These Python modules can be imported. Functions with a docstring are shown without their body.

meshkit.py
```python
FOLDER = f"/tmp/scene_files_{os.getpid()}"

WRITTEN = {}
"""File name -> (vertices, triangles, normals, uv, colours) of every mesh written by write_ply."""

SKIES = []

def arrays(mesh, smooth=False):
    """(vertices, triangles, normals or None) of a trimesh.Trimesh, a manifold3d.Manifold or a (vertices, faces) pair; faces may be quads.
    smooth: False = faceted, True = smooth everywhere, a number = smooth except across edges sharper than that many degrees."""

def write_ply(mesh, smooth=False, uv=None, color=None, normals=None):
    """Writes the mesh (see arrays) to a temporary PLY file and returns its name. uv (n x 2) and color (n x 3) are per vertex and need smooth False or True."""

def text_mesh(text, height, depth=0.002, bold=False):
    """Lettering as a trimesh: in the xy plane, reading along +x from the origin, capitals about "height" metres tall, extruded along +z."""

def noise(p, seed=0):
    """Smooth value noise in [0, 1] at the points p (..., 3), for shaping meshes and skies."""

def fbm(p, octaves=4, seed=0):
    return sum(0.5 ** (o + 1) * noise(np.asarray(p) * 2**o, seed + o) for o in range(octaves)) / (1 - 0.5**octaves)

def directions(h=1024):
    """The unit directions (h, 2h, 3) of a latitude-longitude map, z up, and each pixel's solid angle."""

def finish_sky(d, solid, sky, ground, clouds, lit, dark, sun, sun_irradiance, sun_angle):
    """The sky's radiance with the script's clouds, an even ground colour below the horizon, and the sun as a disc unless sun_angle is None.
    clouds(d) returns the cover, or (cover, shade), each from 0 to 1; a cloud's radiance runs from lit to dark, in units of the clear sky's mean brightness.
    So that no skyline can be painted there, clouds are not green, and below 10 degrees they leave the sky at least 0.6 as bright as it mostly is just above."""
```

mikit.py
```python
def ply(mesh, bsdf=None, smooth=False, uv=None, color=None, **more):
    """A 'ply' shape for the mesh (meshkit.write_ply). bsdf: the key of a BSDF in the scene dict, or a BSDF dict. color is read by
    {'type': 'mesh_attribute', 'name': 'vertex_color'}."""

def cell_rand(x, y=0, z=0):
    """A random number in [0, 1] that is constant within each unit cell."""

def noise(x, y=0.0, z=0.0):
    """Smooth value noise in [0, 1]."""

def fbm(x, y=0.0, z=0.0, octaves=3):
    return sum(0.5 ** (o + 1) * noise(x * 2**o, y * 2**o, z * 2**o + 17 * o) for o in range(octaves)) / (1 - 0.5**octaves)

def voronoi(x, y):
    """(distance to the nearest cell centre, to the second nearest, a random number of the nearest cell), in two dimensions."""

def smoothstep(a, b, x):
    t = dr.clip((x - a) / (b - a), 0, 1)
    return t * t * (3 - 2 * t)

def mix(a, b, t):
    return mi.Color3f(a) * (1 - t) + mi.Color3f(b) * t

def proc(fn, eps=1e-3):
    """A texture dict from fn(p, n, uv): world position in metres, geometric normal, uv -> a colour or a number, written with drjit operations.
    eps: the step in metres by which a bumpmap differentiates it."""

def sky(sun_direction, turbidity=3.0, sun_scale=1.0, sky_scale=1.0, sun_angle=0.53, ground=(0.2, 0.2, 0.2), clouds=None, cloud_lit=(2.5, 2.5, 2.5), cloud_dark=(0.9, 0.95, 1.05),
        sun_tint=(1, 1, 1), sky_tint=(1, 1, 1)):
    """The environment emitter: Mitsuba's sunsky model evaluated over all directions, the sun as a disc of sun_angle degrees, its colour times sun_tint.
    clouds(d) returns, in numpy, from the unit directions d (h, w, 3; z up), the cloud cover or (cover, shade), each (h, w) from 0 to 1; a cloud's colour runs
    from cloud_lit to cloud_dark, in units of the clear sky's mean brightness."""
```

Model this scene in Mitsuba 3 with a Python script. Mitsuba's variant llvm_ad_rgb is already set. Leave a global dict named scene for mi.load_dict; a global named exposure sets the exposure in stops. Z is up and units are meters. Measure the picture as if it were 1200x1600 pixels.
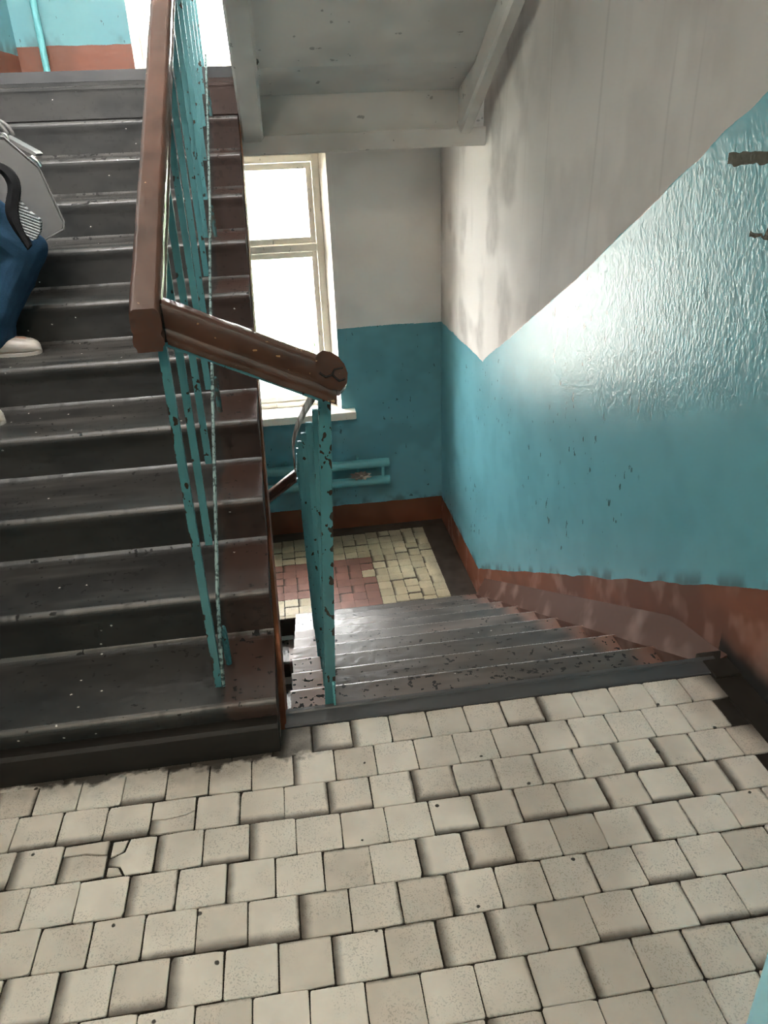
import math, random
import numpy as np, trimesh, mitsuba as mi, mikit, meshkit, drjit as dr
import manifold3d as m3
from shapely.geometry import Polygon, box as sbox, LineString
from shapely.ops import split as shsplit
from mikit import proc, noise, fbm, voronoi, cell_rand, smoothstep, mix
rng = np.random.default_rng(7)
T = mi.ScalarTransform4f

# ------------------------------------------------------------------ camera, sky, exposure
exposure = 3.56
FPX, YAW, PITCH, ROLL = 1186.65, 0.1262, 0.4646, 0.0409
CAM = np.array([0.2582, -1.7605, 1.5079])
def camera_matrix():
    cy, sy, cp, sp = math.cos(YAW), math.sin(YAW), math.cos(PITCH), math.sin(PITCH)
    f = np.array([sy*cp, cy*cp, -sp]); r = np.array([cy, -sy, 0.0]); d = np.cross(f, r)
    c, s = math.cos(ROLL), math.sin(ROLL)
    r2, d2 = c*r + s*d, -s*r + c*d
    m = np.eye(4); m[:3, 0], m[:3, 1], m[:3, 2], m[:3, 3] = -r2, -d2, f, CAM
    return m
scene, labels = {}, {}
scene['camera'] = {'type': 'perspective', 'fov': math.degrees(2*math.atan(600/FPX)), 'fov_axis': 'x',
                   'near_clip': 0.02, 'far_clip': 500.0, 'to_world': T(camera_matrix())}
def cloud(d):
    n = meshkit.fbm(d*3.0, 4, 3)
    return np.ones(d.shape[:-1]), np.clip((n-0.3)*0.8, 0, 1)*0.5
scene['sky'] = mikit.sky([0.35, 0.45, 0.75], turbidity=4.0, sun_scale=0.0, sky_scale=1.0, clouds=cloud,
                         cloud_lit=(41, 41, 40), cloud_dark=(35, 35, 35), ground=(0.3, 0.3, 0.28))

# ------------------------------------------------------------------ measures
R, D = 0.1621, 0.30                 # riser, tread
W, YF, XL = 1.535, 4.2, -1.235      # right wall, far wall, left wall
YU, ZO = -0.125, -0.015             # first nosing of the up flight
ZL, ZU = -10*R, 1.84                # lower, upper landing
YE = 2.875                          # edge of both far landings
XR, XD0, XD1 = 0.151, 0.176, 1.465  # right edge of the up flight, sides of the down flight

# ------------------------------------------------------------------ helpers
def num(name):
    if name not in scene and name not in labels: return name
    i = 1
    while f'{name}_{i:03d}' in scene or f'{name}_{i:03d}' in labels: i += 1
    return f'{name}_{i:03d}'
def obj(name, mesh, mat, parent=None, label=None, cat=None, group=None, kind=None, smooth=False, uv=None):
    key = num(name if parent is None else parent + '__' + name)
    scene[key] = mesh if isinstance(mesh, dict) else mikit.ply(mesh, mat, smooth=smooth, uv=uv)
    say(key, label, cat, group, kind)
    return key
def say(key, label=None, cat=None, group=None, kind=None):
    d = {k: v for k, v in dict(label=label, category=cat, group=group, kind=kind).items() if v}
    if d: labels[key] = {**labels.get(key, {}), **d}
def thing(name, label, cat, group=None):
    key = num(name); labels[key] = {'label': label, 'category': cat}
    if group: labels[key]['group'] = group
    return key
A_ = np.array
def cat(ms): return trimesh.util.concatenate(ms)
def bx(x0, x1, y0, y1, z0, z1, b=0.0):
    if b <= 0:
        m = trimesh.creation.box((x1-x0, y1-y0, z1-z0)); m.apply_translation(((x0+x1)/2, (y0+y1)/2, (z0+z1)/2)); return m
    p = []
    for x, sx in ((x0, 1), (x1, -1)):
        for y, sy in ((y0, 1), (y1, -1)):
            for z, sz in ((z0, 1), (z1, -1)):
                p += [(x, y+b*sy, z+b*sz), (x+b*sx, y, z+b*sz), (x+b*sx, y+b*sy, z)]
    return trimesh.convex.convex_hull(np.array(p))
def ext_x(poly, x0, x1):           # polygon in (y, z), extruded along x
    m = trimesh.creation.extrude_polygon(poly if isinstance(poly, Polygon) else Polygon(poly), x1-x0, engine='earcut')
    v = m.vertices; return trimesh.Trimesh(np.c_[v[:, 2]+x0, v[:, 0], v[:, 1]], m.faces, process=False)
def ext_y(poly, y0, y1):           # polygon in (x, z), extruded along y
    m = trimesh.creation.extrude_polygon(poly if isinstance(poly, Polygon) else Polygon(poly), y1-y0, engine='earcut')
    v = m.vertices; return trimesh.Trimesh(np.c_[v[:, 0], v[:, 2]+y0, v[:, 1]], m.faces[:, ::-1], process=False)
def ext_z(poly, z0, z1):
    m = trimesh.creation.extrude_polygon(poly, z1-z0, engine='earcut'); m.apply_translation((0, 0, z0)); return m
def tube(pts, r, n=10, caps=True, closed=False):
    p = np.asarray(pts, float); r = np.broadcast_to(r, (len(p),))
    t = np.gradient(p, axis=0) if not closed else np.roll(p, -1, 0)-np.roll(p, 1, 0)
    t /= np.linalg.norm(t, axis=1, keepdims=True)
    u = np.cross(t[0], [0, 0, 1.0] if abs(t[0][2]) < .9 else [1.0, 0, 0]); rings = []
    a = np.arange(n)*2*np.pi/n
    for i in range(len(p)):
        u = u-t[i]*np.dot(u, t[i]); u /= np.linalg.norm(u); w = np.cross(t[i], u)
        rings.append(p[i]+r[i]*(np.cos(a)[:, None]*u+np.sin(a)[:, None]*w))
    v = np.vstack(rings); f = []; m = len(p)
    for i in range(m if closed else m-1):
        for j in range(n):
            A, B = i*n+j, i*n+(j+1) % n; C, E = ((i+1) % m)*n+(j+1) % n, ((i+1) % m)*n+j
            f += [(A, B, C), (A, C, E)]
    if caps and not closed:
        v = np.vstack([v, p[0], p[-1]]); k = len(v)-2
        for j in range(n): f += [(k, (j+1) % n, j), (k+1, (m-1)*n+j, (m-1)*n+(j+1) % n)]
    return trimesh.Trimesh(v, f, process=False)
def loft(rings, caps=True):        # list of (n,3) rings
    n = len(rings[0]); v = np.vstack(rings); f = []
    for i in range(len(rings)-1):
        for j in range(n):
            A, B = i*n+j, i*n+(j+1) % n; f += [(A, B, B+n), (A, B+n, A+n)]
    if caps:
        v = np.vstack([v, np.mean(rings[0], 0), np.mean(rings[-1], 0)]); k = len(v)-2; o = (len(rings)-1)*n
        for j in range(n): f += [(k, (j+1) % n, j), (k+1, o+j, o+(j+1) % n)]
    m = trimesh.Trimesh(v, f, process=False)
    if m.volume < 0: m.invert()
    return m
def bar(p0, p1, wx, wy):           # upright flat bar: wx wide in x, wy in y
    rings = []
    for p in (p0, p1):
        rings.append(np.array([(p[0]+a*wx/2, p[1]+b*wy/2, p[2]) for a, b in ((-1, -1), (1, -1), (1, 1), (-1, 1))]))
    return loft(rings)

# ------------------------------------------------------------------ materials
def mat(key, color, rough=.5, spec=.5, bump=None, eps=1e-3, **k):
    b = {'type': 'principled', 'base_color': proc(color) if callable(color) else {'type': 'rgb', 'value': list(color)},
         'roughness': proc(rough) if callable(rough) else rough, 'specular': spec, **k}
    if bump: b = {'type': 'bumpmap', 'arbitrary': proc(bump, eps), 'bsdf': b, 'scale': 1.0}
    scene[key] = {'type': 'twosided', 'bsdf': b}
BLUE, BROWN, LIME = (.105, .280, .325), (.145, .048, .027), (.74, .71, .68)
def spots(x, y, s, lo, hi):
    d, _, w = voronoi(x*s, y*s); return smoothstep(hi, lo, d)*smoothstep(.55, .6, w)
def lime_col(p, a):
    n = fbm(a*1.6, p.z*1.6, 3.0); st = smoothstep(.62, .82, fbm(a*22.0, p.z*1.1, 9.0))*smoothstep(.40, .75, fbm(a*2.3, p.z*1.6, 2.0))
    g = smoothstep(.42, .72, n)
    sm = smoothstep(.46, .72, fbm(a*4.0, p.z*3.2, 13.0))*(.6+.5*fbm(a*30.0, p.z*22.0, 1.0))
    c = mix((.58, .555, .53), (.40, .38, .36), g*.55); c = mix(c, (.24, .222, .208), sm*.45); return mix(c, (.26, .245, .23), st*.22)
def wall_right_col(p, n, uv):
    y, z = p.y, p.z
    wob = (fbm(y*9.0, z*9.0)-.5)*.02
    zb = dr.select(y > 2.913, .155-.013*(y-2.913), dr.select(y > 1.445, .168+.505*(2.913-y), .909+.556*(1.445-y)))
    zb = dr.minimum(zb, 1.74)
    zr = dr.minimum(dr.maximum(-1.42+.564*(2.962-y), -1.40), .36)
    lime = lime_col(p, y)
    streak = smoothstep(.016, .0, dr.abs(y-1.42+.04*z+.02*noise(z*2.0)))*smoothstep(.9, 1.3, z)*.5 + smoothstep(.012, .0, dr.abs(y-1.9-.01*noise(z*3.0)))*.35*smoothstep(.5, .8, z) \
        + smoothstep(.012, .0, dr.abs(y-.78-.012*noise(z*4.0)))*.5*smoothstep(1.85, 1.6, z) + smoothstep(.01, .0, dr.abs(y-.62-.012*noise(z*4.0, 4.0)))*.4*smoothstep(1.9, 1.6, z)*smoothstep(1.3, 1.5, z)
    lime = mix(lime, (.22, .21, .20), streak)
    lime = mix(lime, (.30, .288, .276), smoothstep(3.0, 2.0, y+.5*noise(y*2.0, z*2.0))*.70)       # whitewash turns greyer away from the far wall, over the flight
    nb = fbm(y*5.0, z*5.0, 1.0)
    blue = mix(BLUE, (.082, .235, .275), smoothstep(.35, .7, nb)*.5)
    chip = smoothstep(.79, .80, fbm(y*40.0, z*19.0, 5.0))*smoothstep(.4, .7, noise(y*2.0, z*2.0, 8.0))
    blue = mix(blue, (.03, .05, .05), chip*.8)
    blue = mix(blue, (.05, .10, .11), smoothstep(.07, .0, z-zr)*smoothstep(.45, .75, fbm(y*14.0, z*9.0, 2.0))*.8)
    br = mix(BROWN, (.105, .040, .026), smoothstep(.35, .65, fbm(y*4.0, z*4.0, 6.0)))
    br = mix(br, (.30, .20, .165), smoothstep(.5, .75, fbm(y*11.0, z*7.0, 12.0))*.28)
    zs = dr.select(y > 0.0, -.54*y, 0.0)
    br = mix(br, (.26, .19, .16), smoothstep(.09, .0, z-zs)*smoothstep(.4, .6, fbm(y*7.0, z*7.0, 2.0))*dr.select(y > .1, .5, .1))
    br = mix(br, (.012, .011, .010), dr.select((y < .03) & (z > -.2), smoothstep(.12, .05, z+.05*fbm(y*9.0, z*9.0)), 0.0))
    c = dr.select(z > zb+wob, lime, dr.select(z > zr+wob, blue, br))
    # brown painted-over band at the foot of the lower landing
    return c
def blue_bump(p, n, uv):
    a = p.x+p.y
    return fbm(a*105.0, p.z*70.0, 2.0, octaves=3)*.0015+fbm(a*30.0, p.z*18.0, 4.0, octaves=1)*.0006
def wall_right_rough(p, n, uv):
    zb = dr.select(p.y > 1.445, .168+.505*(2.913-p.y), .909+.556*(1.445-p.y)); zb = dr.select(p.y > 2.913, .155, zb)
    zr = dr.minimum(dr.maximum(-1.42+.564*(2.962-p.y), -1.40), .36)
    return dr.select(p.z > zb, .9, dr.select(p.z > zr, .30, .6))
mat('m_wall_right', wall_right_col, wall_right_rough, .29, bump=blue_bump, eps=1e-3)
def wall_col(p, n, uv):
    a = dr.select(dr.abs(n.y) > .5, p.x, p.y)
    up = (p.z > 1.55) & (p.y > 2.0); mid = p.y < 0.5
    zr = dr.select(up, 2.075, dr.select(mid, .36, -1.40)); zb = dr.select(up, 3.40, dr.select(mid, 1.74, .138))
    climb = .5403*dr.clip(p.y+.1, 0.0, 3.0); side = (dr.abs(n.x) > .5) & (p.x < 0) & (p.z > -.2)      # the bands climb along the left flight
    zr = dr.select(side, dr.minimum(.40+climb, 2.075), zr); zb = dr.select(side, 1.74+climb, zb)
    wob = (fbm(a*9.0, p.z*9.0)-.5)*.014
    lime = mix(LIME, (.60, .575, .55), smoothstep(.4, .7, fbm(a*2.0, p.z*2.0, 7.0))*.7)
    blue = mix(dr.select(up, mi.Color3f(.095, .225, .24), mi.Color3f(BLUE)), (.080, .21, .24), smoothstep(.35, .7, fbm(a*5.0, p.z*5.0, 1.0))*.55)
    blue = mix(blue, (.05, .09, .09), smoothstep(.10, .0, p.z-zr)*smoothstep(.45, .75, fbm(a*13.0, p.z*9.0, 2.0))*.7)
    blue = mix(blue, (.03, .05, .05), smoothstep(.83, .84, fbm(a*44.0, p.z*22.0, 5.0))*.7)
    br = mix(BROWN, (.10, .038, .022), smoothstep(.3, .7, fbm(a*4.0, p.z*4.0, 6.0))*.8)
    return dr.select(p.z > zb+wob, lime, dr.select(p.z > zr+wob, blue, br))
def wall_bump(p, n, uv):
    a = dr.select(dr.abs(n.y) > .5, p.x, p.y); return fbm(a*30.0, p.z*30.0, 2.0)*.0025
mat('m_wall', wall_col, .42, .4, bump=wall_bump, eps=2e-3)
def lime_plain(p, n, uv):
    c = mix((.60, .575, .545), (.46, .44, .415), smoothstep(.35, .7, fbm(p.x*3.0, p.y*3.0, p.z*3.0)))
    return mix(c, (.2, .19, .18), smoothstep(.78, .8, fbm(p.x*24.0, p.y*24.0, p.z*24.0))*.7)
mat('m_lime', lime_plain, .9, .2, bump=lambda p, n, uv: fbm(p.x*22.0, p.y*22.0, p.z*22.0)*.004, eps=2e-3)
STEP, STEP_D = (.026, .024, .022), (.015, .0145, .014)
def pits(p, n):
    w2 = dr.select(dr.abs(n.z) > .5, p.y, p.z); fid = floor_id(p)
    clus = .11*noise(p.x*4.0, w2*5.0, fid)+.05*noise(p.x*1.3, fid*2.3)
    return smoothstep(.722, .736, fbm(p.x*62.0+fid*7.3, w2*66.0, fid*1.9)+clus-.055)*dr.select(n.z > .3, 1.0, .3)
def step_col(p, n, uv):
    c = mix(STEP, STEP_D, smoothstep(.35, .7, fbm(p.x*6.0, p.y*9.0, p.z*9.0)))
    wear = smoothstep(.5, .8, fbm(p.x*2.0, p.y*14.0, p.z*5.0+3.0)); c = mix(c, (.062, .056, .052), dr.select(n.z > .3, wear*.6, wear*.1))
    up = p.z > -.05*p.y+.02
    edge = dr.select(up & (p.x < .16), smoothstep(.005, .025, p.x+.02*(noise(p.y*12.0, p.z*12.0)-.5)), 0.0)
    dedge = dr.select(~up & (p.x > .1), smoothstep(.315, .30, p.x), 0.0)
    c = mix(c, (.042, .021, .016), edge); c = mix(c, (.085, .065, .058), dedge)
    redge = dr.select(~up, smoothstep(1.36, 1.44, p.x+.05*noise(p.y*10.0, p.z*10.0)), 0.0); c = mix(c, (.075, .040, .03), redge*.8)
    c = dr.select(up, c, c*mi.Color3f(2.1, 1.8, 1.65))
    w2 = dr.select(dr.abs(n.z) > .5, p.y, p.z)
    fid = floor_id(p); pit = pits(p, n)
    nose_glint = smoothstep(.30, .6, n.z)*smoothstep(.985, .90, n.z)*smoothstep(.35, .6, fbm(p.x*18.0, fid*3.0, 2.0)+.15)  # specular edge highlight from the window, painted into the nosing colour
    c = mix(c, dr.select(up, mi.Color3f(.062, .058, .054), mi.Color3f(.30, .27, .25)), nose_glint*.8)
    c = mix(c, (.010, .009, .009), pit)
    d2, _, w3 = voronoi(p.x*15.0+5.0, w2*17.0+floor_id(p)*1.7)
    c = mix(c, (.42, .40, .37), smoothstep(.07, .05, d2+.03*noise(p.x*200.0, w2*200.0))*smoothstep(.90, .92, w3)*smoothstep(.45, .55, noise(p.x*3.0, w2*4.0, 3.0)))
    return c
def floor_id(p): return dr.floor((p.z+.2)/R*.999)
def step_rough(p, n, uv): return dr.select(n.z < .3, .75, dr.maximum(.27+.25*fbm(p.x*12.0, p.y*12.0, p.z*12.0), pits(p, n)*.95))
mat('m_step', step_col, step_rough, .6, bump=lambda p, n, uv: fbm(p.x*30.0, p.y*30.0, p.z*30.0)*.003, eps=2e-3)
mat('m_stringer', lambda p, n, uv: mix((.26, .095, .045), (.15, .055, .03), smoothstep(.4, .65, fbm(p.x*6.0, p.y*6.0, p.z*6.0))), .5)
mat('m_plinth', lambda p, n, uv: mix(mix((.009, .008, .008), (.018, .014, .011), fbm(p.x*5.0, p.y*9.0, p.z*20.0)), (.16, .055, .022), smoothstep(.56, .66, fbm(p.x*3.0, p.z*24.0, 4.0))*smoothstep(-.65, -.3, p.x)*smoothstep(.07, .05, p.z)), .6, .3, bump=lambda p, n, uv: fbm(p.x*18.0, p.y*18.0, p.z*18.0)*.006, eps=2e-3)
mat('m_curb', lambda p, n, uv: mix((.035, .036, .040), (.065, .062, .062), fbm(p.x*7.0, p.y*20.0)), .4, bump=lambda p, n, uv: fbm(p.x*30.0, p.y*30.0)*.002)
mat('m_mortar', lambda p, n, uv: mix((.062, .026, .017), (.12, .07, .056), smoothstep(.5, .8, fbm(p.x*8.0, p.y*8.0, p.z*8.0))), .75, .2, bump=lambda p, n, uv: fbm(p.x*14.0, p.y*14.0, p.z*14.0)*.012, eps=3e-3)
mat('m_grout', lambda p, n, uv: mix((.013, .011, .009), (.026, .021, .017), fbm(p.x*9.0, p.y*9.0)), .9, .15)
def tile_fn(base, dark, stain):
    def fn(p, n, uv):
        k = dr.floor(uv.x*.5); u = uv.x-2*k; v = uv.y
        r1, r2, r3, r4 = cell_rand(k, 1), cell_rand(k, 2), cell_rand(k, 3), cell_rand(k, 4)
        c = mix(base, dark, r1*r1*.7)
        c = c*(.88+.24*fbm(p.x*16.0, p.y*16.0, k))
        c = mix(c, mi.Color3f(dark)*.72, smoothstep(.42, .72, fbm(p.x*2.6, p.y*2.6, 4.0))*.6)
        c = mix(c, (.10, .085, .065), smoothstep(.62, .85, noise(p.x*420.0, p.y*420.0, 2.0))*.30*smoothstep(.3, .6, noise(p.x*20.0, p.y*20.0)))
        wv = .05*fbm(p.x*50.0, p.y*50.0)
        e = dr.maximum(dr.maximum(smoothstep(.30*r2*r2+.03, .0, u-wv+.02)*dr.select(r2 > .74, 1.0, .08), smoothstep(.28*r3*r3+.03, .0, v-wv+.02)*dr.select(r3 > .74, 1.0, .08)),
                       dr.maximum(smoothstep(.12*r4, .0, 1-u-wv+.03)*dr.select(r4 > .72, 1.0, .1), smoothstep(.10*r1, .0, 1-v-wv+.03)*dr.select(r1 > .75, .9, .1)))
        c = mix(c, (.045, .030, .019), e*.92)
        if stain:
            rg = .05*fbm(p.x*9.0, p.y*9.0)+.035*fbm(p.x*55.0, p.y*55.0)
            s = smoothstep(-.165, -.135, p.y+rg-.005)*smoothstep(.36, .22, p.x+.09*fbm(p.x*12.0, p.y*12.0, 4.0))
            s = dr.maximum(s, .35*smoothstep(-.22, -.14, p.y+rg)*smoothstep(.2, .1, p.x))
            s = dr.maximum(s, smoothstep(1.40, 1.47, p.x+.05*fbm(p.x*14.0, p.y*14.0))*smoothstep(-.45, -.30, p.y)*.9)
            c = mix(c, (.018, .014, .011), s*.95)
            d, _, w = voronoi(p.x*9.0, p.y*9.0)
            c = mix(c, (.035, .03, .025), smoothstep(.07, .05, d+.04*noise(p.x*90.0, p.y*90.0))*smoothstep(.86, .88, w))
        else:
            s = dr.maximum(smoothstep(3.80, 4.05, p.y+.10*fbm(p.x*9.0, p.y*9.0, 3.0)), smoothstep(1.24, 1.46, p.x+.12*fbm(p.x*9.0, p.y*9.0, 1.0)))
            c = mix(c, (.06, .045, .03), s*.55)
        return c
    return fn
def tile_bump(p, n, uv): return fbm(p.x*40.0, p.y*40.0)*.0012
mat('m_tile', tile_fn((.665, .595, .53), (.46, .39, .33), True), .38, .5, bump=tile_bump)
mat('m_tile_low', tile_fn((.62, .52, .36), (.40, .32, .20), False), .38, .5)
mat('m_tile_red', tile_fn((.30, .135, .10), (.20, .09, .07), False), .38, .5)
def teal_fn(p, n, uv):
    c = mix((.068, .205, .22), (.046, .145, .16), fbm(p.x*20.0, p.y*8.0, p.z*8.0))
    e1 = dr.select((p.y < .035) & (p.x > .2), smoothstep(.004, .014, p.x-.299-.0535*p.z), 0.0)
    e2 = dr.select((p.y < -.015) & (p.x < .1), smoothstep(.003, .010, -.004-p.x), 0.0)
    ch = smoothstep(.70, .715, fbm(p.x*70.0+11.0, p.y*70.0, p.z*42.0)+.14*(e1+e2))
    return mix(c, (.022, .013, .009), ch)
mat('m_teal', teal_fn, .38, .5, bump=lambda p, n, uv: fbm(p.x*90.0, p.y*90.0, p.z*60.0)*.0012)
mat('m_rust', lambda p, n, uv: mix((.07, .055, .045), (.045, .12, .125), smoothstep(.4, .6, fbm(p.x*60.0, p.y*60.0, p.z*60.0))), .6)
def wood_col(p, n, uv):
    c = mix((.078, .036, .025), (.050, .024, .017), smoothstep(.35, .7, fbm(p.x*9.0, p.y*7.0, p.z*9.0)))
    return mix(c, (.34, .20, .10), smoothstep(.80, .82, fbm(p.x*60.0, p.y*30.0, p.z*60.0)))
mat('m_rail', wood_col, .21, .5, bump=lambda p, n, uv: fbm(p.x*70.0, p.y*24.0, p.z*40.0)*.0022+fbm(p.x*200.0, p.y*90.0, p.z*140.0)*.0006)
mat('m_crack', (.010, .007, .006), .9)
mat('m_bar', lambda p, n, uv: mix((.20, .27, .26), (.03, .05, .05), smoothstep(.5, .6, fbm(p.x*90.0, p.y*110.0, p.z*110.0))), .5)
mat('m_bare_strip', lambda p, n, uv: mix((.10, .065, .05), (.50, .47, .44), smoothstep(.3, .6, noise(p.x*260.0, p.y*3.0, p.y*.5))), .35, metallic=.3)
def cream_fn(p, n, uv):
    c = mix((.83, .79, .71), (.74, .68, .59), fbm(p.x*12.0, p.y*12.0, p.z*5.0)); return mix(c, (.25, .20, .15), smoothstep(.74, .77, fbm(p.x*40.0, p.y*40.0, p.z*14.0))*.6)
mat('m_cream', cream_fn, .5)
mat('m_pipe', lambda p, n, uv: mix((.125, .36, .37), (.09, .28, .30), fbm(p.x*9.0, p.y*20.0, p.z*20.0)), .4)
mat('m_patch', lambda p, n, uv: mix((.030, .030, .020), (.055, .05, .035), fbm(p.y*40.0, p.z*40.0)), .8)
scene['m_glass'] = {'type': 'thindielectric', 'int_ior': 1.5}

# ------------------------------------------------------------------ walls
OX0, OX1 = -.517, .70                                  # window openings at the wall face
FX0, FX1, YW = -.475, .655, 4.36                       # at the frame
LZ0, LZ1, UZ0, UZ1 = -.56, 1.385, 1.90, 2.68
obj('wall_right', bx(W, W+.25, -3.2, 4.72, -3.6, 5.1), 'm_wall_right', kind='structure', label='right stairwell wall, grey whitewash above glossy light blue paint and a brown foot band')
def far_wall():
    out = Polygon([(XL-.25, -3.6), (W+.25, -3.6), (W+.25, 5.1), (XL-.25, 5.1)])
    hole = lambda x0, x1, z0, z1: [(x0, z0), (x1, z0), (x1, z1), (x0, z1)]
    outer = ext_y(Polygon(out.exterior.coords, [hole(FX0, FX1, LZ0, LZ1), hole(FX0, FX1, UZ0, UZ1)]), YW, YW+.36)
    ms = [outer]
    rect = []
    for z0, z1 in ((LZ0, LZ1), (UZ0, UZ1)):
        a = [(OX0, YF, z0), (OX1, YF, z0), (OX1, YF, z1), (OX0, YF, z1)]; b = [(FX0, YW+.001, z0), (FX1, YW+.001, z0), (FX1, YW+.001, z1), (FX0, YW+.001, z1)]
        v = np.array(a+b); f = []
        for j in range(4): k = (j+1) % 4; f += [(j, k, k+4), (j, k+4, j+4)]
        rect.append((v, f))
    face = ext_y(Polygon(out.exterior.coords, [hole(OX0, OX1, LZ0, LZ1), hole(OX0, OX1, UZ0, UZ1)]), YF, YF+.004)
    rev = cat([trimesh.Trimesh(v, f, process=False) for v, f in rect])
    return cat([outer, face]), rev
fw, rev = far_wall()
obj('wall_far', fw, 'm_wall', kind='structure', label='far wall with both windows, whitewashed above turquoise paint and a brown foot band')
def reveal_col(p, n, uv):
    return mix((.66, .62, .56), (.52, .48, .43), smoothstep(.45, .7, fbm(p.x*6.0, p.y*9.0, p.z*4.0)))
mat('m_reveal', reveal_col, .7)
obj('reveal', rev, 'm_reveal', 'wall_far', label='white window reveals')
obj('wall_left', bx(XL-.25, XL, -3.2, 4.72, -3.6, 5.1), 'm_wall', kind='structure', label='left stairwell wall, painted blue over a brown foot band')
obj('wall_back', bx(XL-.25, W+.25, -3.45, -3.2, -3.6, 5.1), 'm_wall', kind='structure')
obj('ceiling', bx(XL-.25, W+.25, -.1, 4.72, 5.1, 5.3), 'm_lime', kind='structure')
obj('ceiling', bx(XL-.02, W+.02, -3.25, -.10, 3.40, 3.62), 'm_lime', kind='structure', label='whitewashed underside of the next landing')
mat('m_jamb', lambda p, n, uv: mix((.40, .78, .92), (.44, .82, .95), fbm(p.y*5.0, p.z*5.0)), .42)
obj('wall_corner', bx(.846, W+.02, -3.25, -1.165, -.15, 3.45, .004), 'm_jamb', kind='structure', label='light blue wall corner at the bottom right edge of the photo')
for yy, zz, (ln, hh), seed in ((.27, 1.404, (.36, .030), 1), (.11, 1.232, (.27, .030), 2)):
    n = 22; r = np.random.default_rng(seed); u = np.linspace(0, 1, n)
    top = np.c_[yy+.13-ln*u, zz+hh/2+r.normal(0, .0022, n)+.006*np.sin(u*3)]
    bot = np.c_[yy+.13-ln*u, zz-hh/2+r.normal(0, .0022, n)+.006*np.sin(u*3)]
    if seed == 2: top[:6, 1] = bot[:6, 1]+.006+r.uniform(0, .012, 6)
    pg = Polygon(np.vstack([top, bot[::-1]])).buffer(0)
    obj('bare_patch', ext_x(pg, W-.0012, W+.002), 'm_patch', 'wall_right', label='dark bare strip in the blue paint')

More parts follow.
